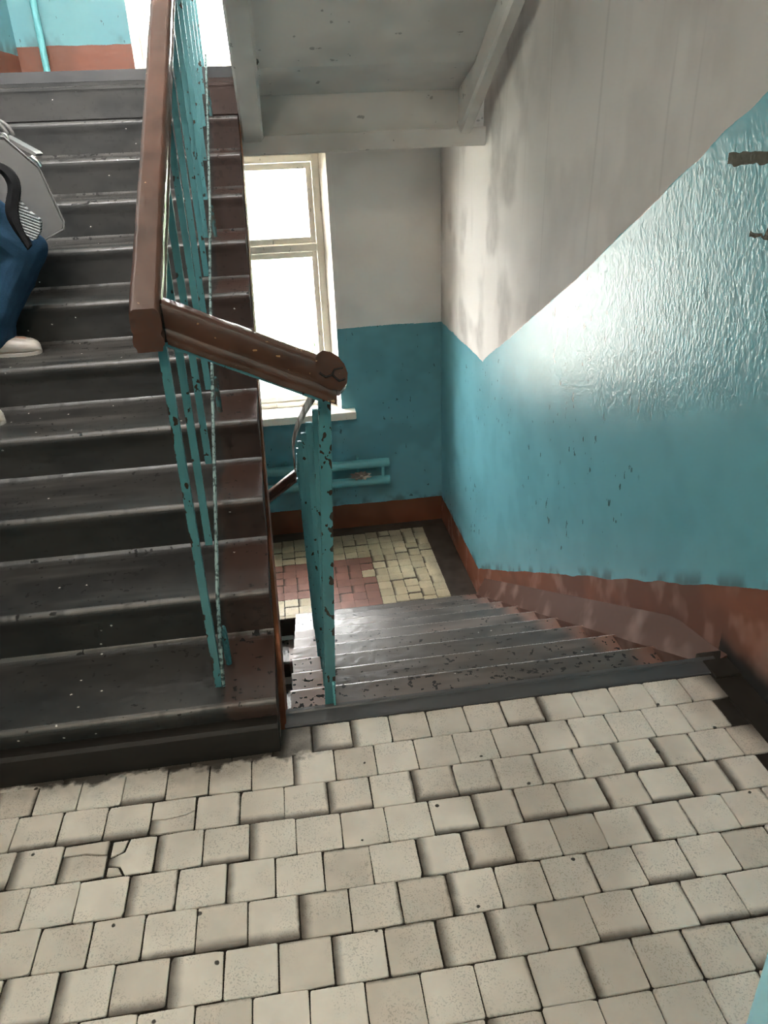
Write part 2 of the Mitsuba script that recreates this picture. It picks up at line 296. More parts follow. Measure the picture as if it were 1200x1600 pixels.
# ------------------------------------------------------------------ floors
YL = YU-.035                                           # foot of the up flight
fl = cat([bx(XL-.02, W+.02, -3.25, -.073, -.22, -.005), bx(XL-.02, XR-.004, -.08, YU+.3, -.22, -.01)])
obj('floor', fl, 'm_grout', kind='structure', label='landing floor of cream square tiles in staggered rows')
curb = [(-.075, -.05), (-.075, .003), (-.070, .005), (-.022, .006), (-.018, .010), (-.006, .010), (.001, .004), (.002, -.010), (-.004, -.03), (-.006, -.16), (-.03, -.22), (-.06, -.22)]
obj('edge_strip', ext_x(curb, XD0-.012, XD1+.03), 'm_curb', 'floor', label='dark grey concrete edge strip at the top of the descending steps')
obj('corner_mortar', cat([bx(1.447, W+.004, -3.2, -.06, -.05, .0015), bx(1.452, W+.004, -.10, .02, -.05, .008, .003)]), 'm_grout', 'floor')
mat('m_floor_dirt', lambda p, n, uv: mix((.060, .044, .035), (.028, .021, .017), fbm(p.x*9.0, p.y*9.0)), .8, .2)
obj('floor', bx(XL-.02, W+.02, YE, 4.25, ZL-.2, ZL-.004), 'm_floor_dirt', kind='structure', label='lower landing floor of small cream and red tiles')
obj('floor', cat([bx(XL-.02, XR+.03, YE+.012, 4.25, ZU-.21, ZU-.006), bx(XR+.03, W+.02, 3.03, 4.25, ZU-.21, ZU-.006), bx(XL-.02, XR+.03, YE+.006, YE+.09, ZU-.05, ZU)]), 'm_curb', kind='structure', label='dark edge of the upper landing at the head of the ascending steps')
obj('floor', bx(XL-.02, W+.02, -3.25, 4.25, -3.6, -3.45), 'm_grout', kind='structure')

TILE_N = [0]
def tile_mesh(poly, z, h=.009, bev=.0012, rect=None, dz=0.0, tilt=(0, 0)):
    x0, y0, x1, y1 = rect or poly.bounds
    inner = poly.buffer(-bev, join_style=2)
    if inner.is_empty or inner.geom_type != 'Polygon' or len(inner.exterior.coords) != len(poly.exterior.coords): inner = poly.buffer(0)
    def ring(pg):
        c = np.array(pg.exterior.coords)[:-1]
        return c if pg.exterior.is_ccw else c[::-1]
    o, i = ring(poly), ring(inner)
    k = int(np.argmin(np.linalg.norm(i-o[0], axis=1))); i = np.roll(i, -k, 0)
    n = len(o); zz = lambda q, b: z+dz+b+(q[:, 0]-(x0+x1)/2)*tilt[0]+(q[:, 1]-(y0+y1)/2)*tilt[1]
    v = np.vstack([np.c_[i, zz(i, 0)], np.c_[o, zz(o, -bev)], np.c_[o, zz(o, -h)]])
    tri = trimesh.creation.triangulate_polygon(Polygon(i), engine='earcut')
    tv, tf = tri; f = []
    idx = [int(np.argmin(np.linalg.norm(i-q, axis=1))) for q in tv]
    for t in tf:
        a, b, c = (idx[j] for j in t)
        if np.cross(i[b]-i[a], i[c]-i[a]) < 0: b, c = c, b
        f.append((a, b, c))
    for j in range(n):
        q = (j+1) % n
        for a in (0, n): f += [(a+n+j, a+n+q, a+q), (a+n+j, a+q, a+j)]
    TILE_N[0] += 1; k = TILE_N[0]
    uv = np.c_[2*k+np.clip((v[:, 0]-x0)/(x1-x0), 0, 1)*.999, np.clip((v[:, 1]-y0)/(y1-y0), 0, 1)]
    return trimesh.Trimesh(v, f, process=False), uv
def tile_poly(x0, y0, x1, y1, g, r, chip=.25):
    x0, y0, x1, y1 = x0+g, y0+g, x1-g, y1-g
    P = []
    for (a, b), (c, d) in zip([(x0, y0), (x1, y0), (x1, y1), (x0, y1)], [(x1, y0), (x1, y1), (x0, y1), (x0, y0)]):
        s = (x1-x0)*(r.uniform(.07, .17) if r.random() < chip else .03); L = math.hypot(c-a, d-b)
        t = s/L; j = lambda: r.normal(0, .0005, 2)
        P += [(a+(c-a)*t+j()[0], b+(d-b)*t+j()[1]), (a+(c-a)*.5+j()[0], b+(d-b)*.5+j()[1]), (c-(c-a)*.03+j()[0], d-(d-b)*.03+j()[1])]
    return Polygon(P).convex_hull
# our landing: rows of 0.1095 x 0.107, each row with its own shift (measured)
PX = .1103
phase = {0: .237, 1: .181, 2: .154, 3: .179, 4: .128, 5: .178, 6: .131, 7: .189}
lines = [-.075, -.182, -.2935, -.4005, -.507, -.613, -.719, -.826]+[-.826-.107*i for i in range(1, 22)]
tr = np.random.default_rng(11)
cracks = {}
for row in range(len(lines)-1):
    y1, y0 = lines[row], lines[row+1]
    ph = phase.get(row, .15+.06*tr.random())
    k0 = math.floor((XL-ph)/PX)
    for k in range(k0, 30):
        x0, x1 = ph+k*PX, ph+(k+1)*PX
        if x1 > 1.5: break
        if x0 < XL-.01 or (row > 10 and x0 > .86): continue
        if row == 0 and x1 < XR+.01: y1r = YL+.02
        else: y1r = y1
        # skew of the rows measured in the photo (the far left lies a little nearer to the steps)
        sk = lambda x: .022*max(0, (.25-x))/.8 if row > 0 else 0
        if row > 3 and y0 < -1.9 and x0 < -1: pass
        g = tr.uniform(.0010, .0022)
        xr1 = min(x1, 1.452)
        if xr1-x0 < .02: continue
        pg = tile_poly(x0, y0+sk(x0), xr1, y1r+sk(x0), g, tr)
        dz, tl = tr.normal(0, .0005), tr.normal(0, .006, 2)
        cx, cy = (x0+x1)/2, (y0+y1)/2+sk(x0)
        pieces = [pg]
        if abs(cx+.125) < .06 and row == 2:               # tile cracked across the middle
            pieces = list(shsplit(pg, LineString([(x0-.01, cy-.004), (cx-.02, cy-.010), (cx+.03, cy-.004), (x1+.01, cy+.012)])).geoms)
        if row == 3 and abs(cx+.31) < .06:                # broken upper edge
            a = shsplit(pg, LineString([(x0-.01, cy+.022), (cx, cy+.020), (cx+.03, cy+.012), (x1+.01, cy+.006)])).geoms; pieces = []
            for q in a:
                pieces += list(shsplit(q, LineString([(cx-.02, cy+.2), (cx+.012, cy+.03), (cx+.02, cy+.019)])).geoms) if q.centroid.y > cy+.015 else [q]
        if row == 3 and abs(cx+.20) < .055:               # broken corners
            a = list(shsplit(pg, LineString([(x0-.01, cy-.005), (cx-.02, cy+.015), (cx-.005, cy+.08)])).geoms)
            pieces = []
            for q in a: pieces += list(shsplit(q, LineString([(x0-.01, cy-.018), (x0+.03, cy-.026), (x0+.06, cy-.08)])).geoms)
        for q in pieces:
            if q.geom_type != 'Polygon' or q.area < 2e-5: continue
            if row == 3 and len(pieces) > 1 and (q.area < 1.6e-4 or (abs(cx+.20) < .055 and q.area < 9e-4 and q.centroid.y < cy)): continue       # lost splinters leave dark holes
            if len(pieces) > 1: q = q.buffer((-.0034 if q.area < 2.2e-3 else -.0018) if row == 3 else -.0014, join_style=2).simplify(.0004)
            if q.geom_type != 'Polygon' or q.is_empty: continue
            m, uv = tile_mesh(q, 0.0, rect=(x0, y0+sk(x0), x1, y1+sk(x0)), dz=dz+(tr.normal(0, .0006) if len(pieces) > 1 else 0), tilt=tl)
            if y0 < -1.25 and TILE_N[0] > 235: continue
            obj('tile', m, 'm_tile', 'floor', uv=uv)
# lower landing: joints run away from the steps, staggered from strip to strip
PL = .1035
rest = []
for col in range(-11, 14):
    x0 = .0955+col*PL; x1 = x0+PL
    if x1 > 1.44 or x0 < XL: continue
    y = YE+.03+(.0 if x0 < .82 and x1 > .03 else tr.uniform(0, .09)) - .09
    while y < 4.06:
        L = PL
        y0, y1 = max(y, YE+.004), min(y+L, 4.075)
        y += L
        if y1-y0 < .03: continue
        cx, cy = (x0+x1)/2, (y0+y1)/2
        red = (x0 > -.6 and cx < .815 and cy < 3.67 and cy > (3.15 if cx < .32 else 2.8)) and not (abs(cx-.77) < .045 and abs(cy-3.41) < .055)
        g = .0008 if red else tr.uniform(.0012, .0026)
        m, uv = tile_mesh(tile_poly(x0, y0, x1, y1, g, tr, .1 if red else .4), ZL, rect=(x0, y0, x1, y1), dz=0 if red else tr.normal(0, .0009), tilt=(0, 0) if red else tr.normal(0, .012, 2))
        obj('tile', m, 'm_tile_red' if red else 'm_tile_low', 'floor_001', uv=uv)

# ------------------------------------------------------------------ stair flights
def step_profile(d, r, back=.03, drop=.03):
    # y from the nosing backwards (+ into the step), z from the tread down
    P = [(.016, -r-drop), (.016, -r+.016), (.018, -r+.006)] if False else [(.020, -r-drop), (.018, -r+.01), (.012, -.060), (.004, -.040)]
    for a in np.linspace(200, 90, 9): P.append((.021+.021*math.cos(math.radians(a)), -.021+.021*math.sin(math.radians(a))))
    P += [(d-.012, 0), (d+.008, .006), (d+.018, .016), (d+back, .016), (d+back, -r-drop)]
    return np.array(P)
def flight(name, label, x0, x1, sgn, y_nose, z_tread, n, group=None, bottom=True):
    t = thing(name, label, 'stairs', group)
    prof = step_profile(D, R)
    for k in range(n):
        yn, zt = y_nose(k), z_tread(k)
        P = prof.copy(); P[:, 0] = yn+sgn*P[:, 0]; P[:, 1] += zt
        if sgn < 0: P = P[::-1]
        pg = Polygon(P)
        nx = 26; xs = np.linspace(x0, x1, nx+1)
        m = ext_x(pg.simplify(0), x0, x1)
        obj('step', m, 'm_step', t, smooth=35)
    return t
# up flight
yn = lambda k: YU+k*D
zt = lambda k: (k+1)*R+ZO
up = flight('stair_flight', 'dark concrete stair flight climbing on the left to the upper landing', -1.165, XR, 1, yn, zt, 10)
sl = .5403
line_u = lambda y, off: zt(0)+sl*(y-YU)+off
P = [(YU+.05, -.04), (YE-.02, line_u(YE-.02, -.19)), (YE+.03, line_u(YE, -.19)), (YE+.03, 1.64), (YE-.06, 1.64-.04), (YU+.33, -.10), (YU+.2, -.10)]
obj('slab', ext_x(P, -1.165, XR-.010), 'm_lime', up)
P2 = [(YU+.03, -.02), (YU+.03, zt(0)-R-.0)]+[(YE-.02, line_u(YE-.02, -.155)), (YE+.02, line_u(YE, -.155)), (YE+.02, 1.62), (YE-.06, 1.58), (YU+.36, -.14), (YU, -.14)]
sy = np.linspace(YU+.02, YE, 24)
obj('stringer', loft([np.array([(XR-.02, y, line_u(y, -.20)), (XR+.001+(.016-.013*min(1, max(0, y)/1.1)), y, line_u(y, -.175)), (XR+.001+(.018-.015*min(1, max(0, y)/1.1)), y, line_u(y, -.36)), (XR-.02, y, line_u(y, -.36))]) for y in sy]), 'm_stringer', up, label='orange brown painted side of the stair')
obj('top_riser', ext_x([(YE, ZU-.22), (YE+.002, ZU-.10), (YE-.004, ZU-.085), (YE-.002, ZU-.072), (YE+.008, ZU-.068), (YE+.008, ZU), (YE+.03, ZU), (YE+.03, ZU-.24)], -1.165, XR), 'm_step', up, smooth=30)
pl = [(YL-.002, -.02), (YL, .05), (YL+.004, .078), (YL+.014, .086), (YU+.05, .086), (YU+.05, -.02)]
obj('foot_block', ext_x(pl, XL, XR-.002), 'm_plinth', up, smooth=30, label='black grimy concrete block under the bottom step')
obj('side_plinth', ext_x([(YU, 0), (YU, zt(0)+.05), (YE, line_u(YE, .05)), (YE, line_u(YE, -.3)), (YU+.4, 0)], XL-.004, -1.160), 'm_mortar', up)
# down flight: tread k lies at -k r, its nosing at y = k d, seen from above
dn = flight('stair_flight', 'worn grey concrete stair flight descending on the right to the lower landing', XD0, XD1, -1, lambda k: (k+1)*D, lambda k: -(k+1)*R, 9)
line_d = lambda y, off: -sl*y+off
obj('slab', ext_x([(-.01, -.19), (.0, -.19), (2.60, line_d(2.60, -.19)), (2.72, ZL-.01), (2.90, ZL-.01), (2.90, ZL-.16), (2.80, ZL-.2), (.0, -.34), (-.01, -.3)], XD0+.008, XD1), 'm_lime', dn)
sp = []
for y in np.linspace(-.02, 2.74, 40): sp.append((y, max(line_d(y, .028), ZL+.02)))
sp2 = [(y, z-.2) for y, z in sp[::-1]]
v = []
ring = []
for y, z in sp: ring.append(np.array([(XD1-.012, y, z-.040), (XD1+.006, y, z-.050), (W-.001, y, z+.10*min(1, max(0, y)/.3)-.02), (W-.001, y, z-.3), (XD1-.012, y, z-.3)]))
obj('side_plinth', loft(ring), 'm_mortar', dn, smooth=40, label='mortar fillet between the steps and the right wall')
# flight above: only its whitewashed underside shows
t3 = thing('stair_flight', 'whitewashed underside of the stair flight overhead with two edge ribs', 'stairs')
zb3 = lambda y: 1.515+.54*(2.9-y)
def slab3():
    pts = [(3.02, 1.695), (2.62, 1.808), (-.08, 1.815+.545*2.68), (-.08, 1.815+.545*2.68+.12), (2.60, 1.98), (3.02, 1.81)]
    return ext_x(pts, .165, 1.455)
obj('slab', slab3(), 'm_lime', t3)
def rib3(xa, xb, tap):
    ys = np.linspace(3.01, -.08, 14); rg = []
    for y in ys:
        zb = zb3(y); zt_ = zb+.30+ (0 if y < 2.6 else 0)
        rg.append(np.array([(xa+tap[0], y, zb), (xb-tap[1], y, zb), (xb, y, zb+.02), (xb, y, zt_), (xa, y, zt_), (xa, y, zb+.02)]))
    return loft(rg)
obj('rib', rib3(XD0-.022, .272, (.012, .012)), 'm_lime', t3)
obj('rib', rib3(1.378, 1.452, (.012, .012)), 'm_lime', t3)
obj('end_block', ext_x([(2.995, 1.50), (2.99, 1.73), (2.995, 1.82), (3.05, 1.82), (3.05, 1.50)], .20, 1.43), 'm_lime', t3)
for k in range(10):
    y0 = YE-k*D; z1 = ZU+(k+1)*R
    obj('step', ext_x([(y0, z1-R), (y0, z1), (y0-D, z1), (y0-D, z1-.012)], .165, 1.455), 'm_step', t3)
rl = np.random.default_rng(3)
ledge_poly = [(2.975, 1.412), (2.970, 1.418), (2.968, 1.505), (2.974, 1.512), (3.30, 1.512), (3.30, 1.412)]
obj('landing_beam', ext_x(ledge_poly, XD0-.034, W+.01), 'm_lime', label='whitewashed concrete beam ledge above the lower window carrying the flight overhead', cat='beam', smooth=20)
obj('web', bx(XD0-.03, W+.01, 3.02, 3.30, 1.50, 1.66), 'm_lime', 'landing_beam')
obj('web', bx(XL-.01, XD0-.03, 2.90, 3.15, 1.42, 1.66), 'm_lime', 'landing_beam')
# hook and rusty wire on the rib
hook = [(.262+.018*math.cos(a), 2.55, 1.800+.016*math.sin(a)) for a in np.linspace(-.3, 4.4, 14)]
hk = obj('lifting_hook', tube(np.array(hook), .004, 6), 'm_lime', label='small whitewashed wire loop on the rib under the flight overhead', cat='hook', smooth=True)
rg = []
for i in range(7):
    s = i/6; c = np.array((.268+.006*math.sin(i*2), 2.56, 1.815+.085*s)); w = .014*(.5+math.sin(s*3.1))*.7
    rg.append(np.array([c+(w*math.cos(a)*(1+.3*math.sin(5*a+i)), w*.7*math.sin(a), 0) for a in np.linspace(0, 6.283, 9)[:-1]]))
obj('rusty_scrap', loft(rg), 'm_rust', label='dark rusty scrap stuck in the hole above the wire loop', cat='scrap', smooth=True)
# flight below the up flight, glimpsed in the gap
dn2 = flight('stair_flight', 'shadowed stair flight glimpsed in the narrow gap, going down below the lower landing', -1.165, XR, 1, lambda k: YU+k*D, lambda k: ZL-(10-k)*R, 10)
obj('slab', ext_x([(YU, ZL-10.9*R), (YE, ZL-.9*R), (YE, ZL-2*R), (YU+.4, ZL-11.2*R)], -1.165, XR-.01), 'm_lime', dn2)

# ------------------------------------------------------------------ windows
def window(n, z0, z1, ztr, label):
    t = f'window_{n}'; labels[t] = {'kind': 'structure', 'label': label}
    y0, y1 = YW-.005, YW+.10
    x0, x1, f = FX0, FX1, .052
    def fr(a, b, c, d, y0, y1, w): return cat([bx(a, a+w, y0, y1, c, d, .003), bx(b-w, b, y0, y1, c, d, .003), bx(a+w, b-w, y0, y1, c, c+w, .003), bx(a+w, b-w, y0, y1, d-w, d, .003)])
    mx = -.175
    obj('frame', cat([fr(x0, x1, z0, z1, y0, y1, f), bx(mx-.028, mx+.028, y0, y1, z0+f, z1-f, .003)]), 'm_cream', t)
    obj('transom', bx(x0+f, x1-f, y0-.012, y1, ztr-.028, ztr+.028, .004), 'm_cream', t)
    for a, b in ((x0+f, mx-.028), (mx+.028, x1-f)):
        for c, d in ((z0+f, ztr-.028), (ztr+.028, z1-f)):
            s = obj('sash', fr(a+.003, b-.003, c+.003, d-.003, y0+.018, y0+.07, .042), 'm_cream', t)
            obj('pane', bx(a+.04, b-.04, y0+.045, y0+.0455, c+.04, d-.04), 'm_glass', s)
    return t
w1 = window(1, LZ0+.03, LZ1-.004, .735, 'cream wooden window over the lower landing, below the concrete ledge')
obj('sill', bx(OX0-.12, .808, YF-.10, YW+.02, -.585, -.520, .006), 'm_cream', w1, label='thick white window sill board')
w2 = window(2, UZ0, UZ1, 2.42, 'cream wooden window on the upper landing behind the balusters')

# ------------------------------------------------------------------ balustrades
def rail_profile(w, h):
    P = [(-.40, 0), (.40, 0), (.42, .10), (.50, .16), (.50, .30), (.43, .36), (.43, .42), (.50, .52), (.50, .76), (.48, .90), (.41, .97), (.30, 1.0), (-.30, 1.0), (-.41, .97), (-.48, .90), (-.50, .76), (-.50, .52), (-.43, .42), (-.43, .36), (-.50, .30), (-.50, .16), (-.42, .10)]
    return np.array(P)*[w, h]
def sweep_rail(p0, p1, w, h, n=30, side=None, bend=None, seed=0):
    p0, p1 = np.array(p0, float), np.array(p1, float); pr = rail_profile(w, h); rr = np.random.default_rng(seed)
    s = side/np.linalg.norm(side); rings = []
    for i in range(n+1):
        t = i/n; c = p0+(p1-p0)*t
        if bend is not None: c = c+bend(t)
        pts = c+pr[:, :1]*s+pr[:, 1:]*np.array([0, 0, 1.0])
        pts = pts+(meshkit.fbm(pts*18.0, 3, seed)[:, None]-.5)*.004
        rings.append(pts)
    return loft(rings)
bal = thing('balustrade', 'teal steel balustrade with brown wooden handrail along the ascending flight', 'balustrade')
zr_ = lambda y: 1.118+.54*(y+.03)                       # underside of the handrail
X = np.array([1.0, 0, 0])
obj('handrail', sweep_rail((-.022, -.085, zr_(-.085)+.012), (-.022, 3.02, zr_(3.02)), .066, .092, 60, X, seed=1), 'm_rail', bal, smooth=40)
obj('top_bar', loft([np.array([(-.018+a*.02, y, zr_(y)+b*.006) for a, b in ((-1, -1), (1, -1), (1, 1), (-1, 1))]) for y in np.linspace(-.04, 3.0, 20)]), 'm_teal', bal)
bb = [(.008, -.04, .150), (.014, -.03, .26), (.014, .10, .372), (.0145, .33, .503), (.013, .60, .645), (.0135, .86, .79), (.0135, 1.30, 1.03), (.014, 1.78, 1.235), (.0145, 2.10, 1.42), (.015, 2.36, 1.56), (.014, 2.70, 1.75), (.014, 2.95, 1.90)]
obj('bottom_bar', tube(np.array(bb), .0056, 8), 'm_bar', bal, smooth=True)
zbb = lambda y: np.interp(y, [q[1] for q in bb], [q[2] for q in bb])
bys = [.255, .515, .80, 1.07, 1.33, 1.60, 1.86, 2.12, 2.38, 2.64, 2.88]
obj('baluster', bar((-.004, -.030, .145), (-.004, -.030, zr_(-.03)+.003), .020, .020), 'm_teal', bal)
br_ = np.random.default_rng(5)
for y in bys:
    dx = br_.normal(0, .003)
    obj('baluster', bar((-.004+dx, y+br_.normal(0, .012), zbb(y)-.012), (-.006, y, zr_(y)+.003), .0205, .010), 'm_teal', bal)
for y in (1.20, 1.46): obj('baluster', tube([(-.012, y, zbb(y)), (-.016, y, zr_(y))], .006, 8), 'm_rust', bal, smooth=True, label='ribbed steel rod welded in as a baluster')
for y, z in ((.062, zt(0)), (.885, zt(3)), (1.83, zt(6)), (2.66, zt(9))):
    pin = cat([tube([(.020, y, z-.02), (.018, y, z+.125), (.018, y, z+.13)], [.0085, .0085, .006], 10)]+[tube([(.019, y, z+.02+.012*i), (.019, y, z+.026+.012*i)], .0096, 10) for i in range(8)])
    obj('anchor_pin', pin, 'm_rust' if y > .1 else 'm_teal', bal, label='threaded steel pin set in the step')
obj('newel', bar((-.02, 3.02, ZU), (-.02, 3.02, zr_(3.02)), .03, .03), 'm_teal', bal)

cross = thing('cross_rail', 'short brown wooden handrail sloping across from the ascending rail to the descending post', 'handrail')
cz = lambda x: 1.112-.468*(x-.005)
obj('rail', sweep_rail((.0135, -.035, cz(.0135)), (.374, -.035, cz(.374)), .060, .094, 24, np.array([0, 1.0, 0]), seed=4), 'm_rail', cross, smooth=40)
obj('joint', bx(.008, .0145, -.06, -.010, cz(.01)+.004, cz(.01)+.085), 'm_crack', cross)
obj('bar', loft([np.array([(x, -.035+a*.018, cz(x)-.003+b*.005) for a, b in ((-1, -1), (1, -1), (1, 1), (-1, 1))]) for x in np.linspace(-.01, .358, 8)]), 'm_teal', cross)

dbal = thing('balustrade', 'teal steel balustrade along the descending flight, its wooden handrail missing', 'balustrade')
tx_ = lambda y: .288+.062*max(0, 1-y/1.2)**1.5
tz_ = lambda y: .948-.502*y
dys = [0.012]+[.22+.245*i for i in range(10)]
for i, y in enumerate(dys):
    zb_ = -math.ceil(max(0, y-.02)/D)*R if i else 0.0
    obj('baluster', bar((.299+br_.normal(0, .003), y, zb_-.02), (tx_(y), y, tz_(y)+.002), .030 if i == 0 else .020, .012 if i else .024), 'm_teal', dbal)
    if i == 0: obj('post_plate', bar((.312, -.004, -.005), (.312, -.004, .085), .006, .022), 'm_pipe', dbal)
obj('rail_strip', loft([np.array([(tx_(y)-.022+a*.0042, y, tz_(y)+.008+b*.012+.010*math.sin(y*2.4)) for a, b in ((-1, -1), (1, -1), (1, 1), (-1, 1))]) for y in np.linspace(.0, 2.60, 30)]), 'm_bare_strip', dbal, label='bare bent metal strip left where the wooden handrail is gone')
obj('bottom_bar', loft([np.array([(.300+a*.005, y, .05-.5403*y+b*.013) for a, b in ((-1, -1), (1, -1), (1, 1), (-1, 1))]) for y in np.linspace(.03, 2.68, 20)]), 'm_teal', dbal)
def stub():
    pr = [(-.034, -.012), (-.034, .046), (-.028, .055), (-.018, .059), (.0, .056), (.018, .044), (.030, .024), (.036, .004), (.034, -.020), (.020, -.034), (-.010, -.030)][::-1]
    pr = np.array(pr); rings = []
    for t in np.linspace(0, 1, 6):
        c = np.array([.366, -.068+.10*t, 1.012-.045*t+.004*math.sin(7*t)])
        pts = c+pr[:, :1]*X+pr[:, 1:]*np.array([0, 0, 1.0]); rings.append(pts+(meshkit.fbm(pts*40.0, 2, 8)[:, None]-.5)*.006)
    return loft(rings)
obj('rail_stub', stub(), 'm_rail', dbal, smooth=40, label='cracked round end of the broken wooden handrail')
obj('crack', cat([tube(A_([(.338, -.070, 1.022), (.352, -.071, 1.012), (.366, -.071, 1.016), (.382, -.070, 1.000), (.396, -.067, 1.004)]), .0028, 6), tube(A_([(.366, -.071, 1.016), (.372, -.071, 1.028), (.392, -.068, 1.030)]), .0022, 6)]), 'm_crack', dbal)
low = thing('cross_rail', 'worn brown wooden handrail piece turning at the lower landing beyond the bare metal strip', 'handrail')
obj('rail', sweep_rail((.272, 2.62, -.425), (-.0, 2.66, -.635), .062, .075, 14, np.array([.1, 1.0, 0]), seed=9), 'm_rail', low, smooth=40)
obj('bar', loft([np.array([(x, 2.64+a*.018, -.43+.77*(x-.272)+b*.005) for a, b in ((-1, -1), (1, -1), (1, 1), (-1, 1))]) for x in (.28, .0)]), 'm_teal', low)

# ------------------------------------------------------------------ pipes
rad = thing('heating_pipes', 'pair of turquoise horizontal heating pipes low on the far wall under the window sill', 'pipes')
for z in (-.985, -1.143):
    obj('pipe', tube([(-1.0, 4.10, z), (1.045, 4.10, z), (1.062, 4.10, z), (1.064, 4.10, z)], [.038, .038, .036, .028], 18), 'm_pipe', rad, smooth=40)
obj('connector', tube([(1.008, 4.10, -1.01), (1.008, 4.10, -1.12)], .013, 12), 'm_pipe', rad, smooth=40)
obj('connector', tube([(-.95, 4.10, -1.01), (-.95, 4.10, -1.12)], .013, 12), 'm_pipe', rad, smooth=40)
for x in (.2, .80): obj('bracket', bx(x-.008, x+.008, 4.13, YF+.005, -1.19, -.94, .002), 'm_pipe', rad)
obj('riser_pipe', tube([(-1.06, 4.13, ZU-.02), (-1.06, 4.13, 3.9)], .021, 14), 'm_pipe', label='vertical turquoise pipe on the upper landing wall at the top left', cat='pipe', smooth=40)
rag = trimesh.creation.icosphere(3, 1.0); rv = rag.vertices.copy(); nn = meshkit.fbm(rv*2.6+3, 4, 5)
rv = rv*(0.45+1.1*np.abs(nn[:, None]-.5)*2)*[.115, .030, .045]; rag.vertices = rv
rag.apply_translation((.812, 4.065, -1.075))
mat('m_rag', lambda p, n, uv: mix((.16, .12, .10), (.62, .54, .46), smoothstep(.42, .58, fbm(p.x*22.0, p.y*22.0, p.z*30.0))), .8)
obj('crumpled_paper', rag, 'm_rag', label='crumpled dirty paper wedged between the two heating pipes', cat='paper', smooth=60)

# ------------------------------------------------------------------ person
def capsules(bones, edge=.012, it=8):
    out = m3.Manifold()
    for a, ra, b, rb in bones:
        sp_ = [m3.Manifold.sphere(r_, 20).translate(tuple(float(q) for q in p_)) for p_, r_ in ((a, ra), (b, rb))]
        out = out+m3.Manifold.batch_hull(sp_)
    out = out.refine_to_length(edge); mm = out.to_mesh()
    t = trimesh.Trimesh(mm.vert_properties[:, :3], mm.tri_verts, process=True)
    trimesh.smoothing.filter_taubin(t, iterations=it); return t
mat('m_skin', (.50, .29, .21), .5)
def jeans_fn(p, n, uv):
    c = mix((.022, .058, .105), (.013, .036, .070), smoothstep(.35, .65, fbm(p.x*14.0, p.y*14.0, p.z*9.0)))
    return c*(.85+.3*noise(p.x*500.0, p.y*500.0, p.z*260.0))
mat('m_jeans', jeans_fn, .85, .2, bump=lambda p, n, uv: fbm(p.x*26.0, p.y*26.0, p.z*16.0)*.006, eps=2e-3)
mat('m_jacket', lambda p, n, uv: mix((.022, .028, .038), (.012, .016, .022), fbm(p.x*60.0, p.y*60.0, p.z*60.0)), .9, .2)
mat('m_hair', (.035, .022, .014), .5)
mat('m_shoe', lambda p, n, uv: mix((.56, .50, .45), (.44, .39, .35), fbm(p.x*30.0, p.y*30.0, p.z*30.0)), .45)
mat('m_sole', (.33, .30, .27), .7)
A = np.array
pel, che, neck, head = A((-.90, 1.10, 1.50)), A((-.915, 1.10, 1.78)), A((-.905, 1.10, 1.955)), A((-.875, 1.095, 2.085))
hipR, hipL = A((-.90, 1.02, 1.46)), A((-.87, 1.18, 1.45))
knL, anL, knR, anR = A((-.632, 1.275, 1.175)), A((-.805, 1.285, .90)), A((-.85, .985, 1.06)), A((-.925, .955, .735))
per = thing('person', 'person in blue jeans and pale moccasins standing on the ascending steps', 'person')
fa = lambda an, tx, y, z: [(an, .042, A((tx-.20, y, z+.050)), .040), (A((tx-.20, y, z+.046)), .040, A((tx-.06, y, z+.036)), .030)]
body = [(pel, .115, che, .105), (che, .10, neck, .05), (che+A((0, .13, .10)), .055, che+A((0, -.13, .10)), .055), (neck, .046, head+A((0, 0, -.05)), .05),
        (hipR, .085, knR, .06), (knR, .055, anR, .042), (hipL, .085, knL, .06), (knL, .055, anL, .042)]
Z5, Z4 = zt(4), zt(3)
body += fa(anL, -.655, 1.285, Z5)+fa(anR, -.735, .955, Z4)
# head and face: facing +x
hd = [(head, .088, head+A((.012, 0, .045)), .085), (head+A((.03, 0, -.075)), .045, head+A((.045, 0, -.02)), .06),
      (head+A((.088, 0, .012)), .012, head+A((.110, 0, -.022)), .013)]
for s in (-1, 1): hd.append((head+A((-.005, s*.086, .0)), .018, head+A((-.005, s*.088, -.03)), .014))
shR, elR, wrR = A((-.915, .945, 1.885)), A((-.95, .90, 1.63)), A((-.90, .90, 1.40))
shL, elL, wrL = A((-.915, 1.255, 1.885)), A((-.92, 1.335, 1.63)), A((-.84, 1.405, 1.675))
arms = [(shR, .052, elR, .04), (elR, .038, wrR, .026), (shL, .052, elL, .04), (elL, .038, wrL, .026)]
def hand(wr, dirv, side, up):
    o = []; pc = wr+dirv*.065
    o += [(wr, .024, pc, .030), (pc+side*.024, .017, pc-side*.024, .017)]
    for i, L in enumerate((.062, .072, .068, .052)):
        r0 = pc+side*(.027-.018*i)+dirv*.028; k1 = r0+dirv*L*.55-up*.012; k2 = k1+dirv*L*.1-up*L*.5; k3 = k2-dirv*L*.35-up*L*.12
        o += [(r0, .0095, k1, .0088), (k1, .0088, k2, .008), (k2, .008, k3, .0075)]
    o += [(wr+dirv*.03+side*.02, .013, wr+dirv*.06+side*.048-up*.01, .010), (wr+dirv*.06+side*.048-up*.01, .010, wr+dirv*.085+side*.045-up*.03, .008)]
    return o
dR = A((.2, .02, -.98)); dR /= np.linalg.norm(dR); dL = A((.95, 0, -.30)); dL /= np.linalg.norm(dL)
body += hd+arms+hand(wrR, dR, A((.98, 0, .2)), A((0, -1.0, 0)))+hand(wrL, dL, A((0, -1.0, 0)), A((.3, 0, .95)))
obj('body', capsules(body, .010, 6), 'm_skin', per, smooth=True)
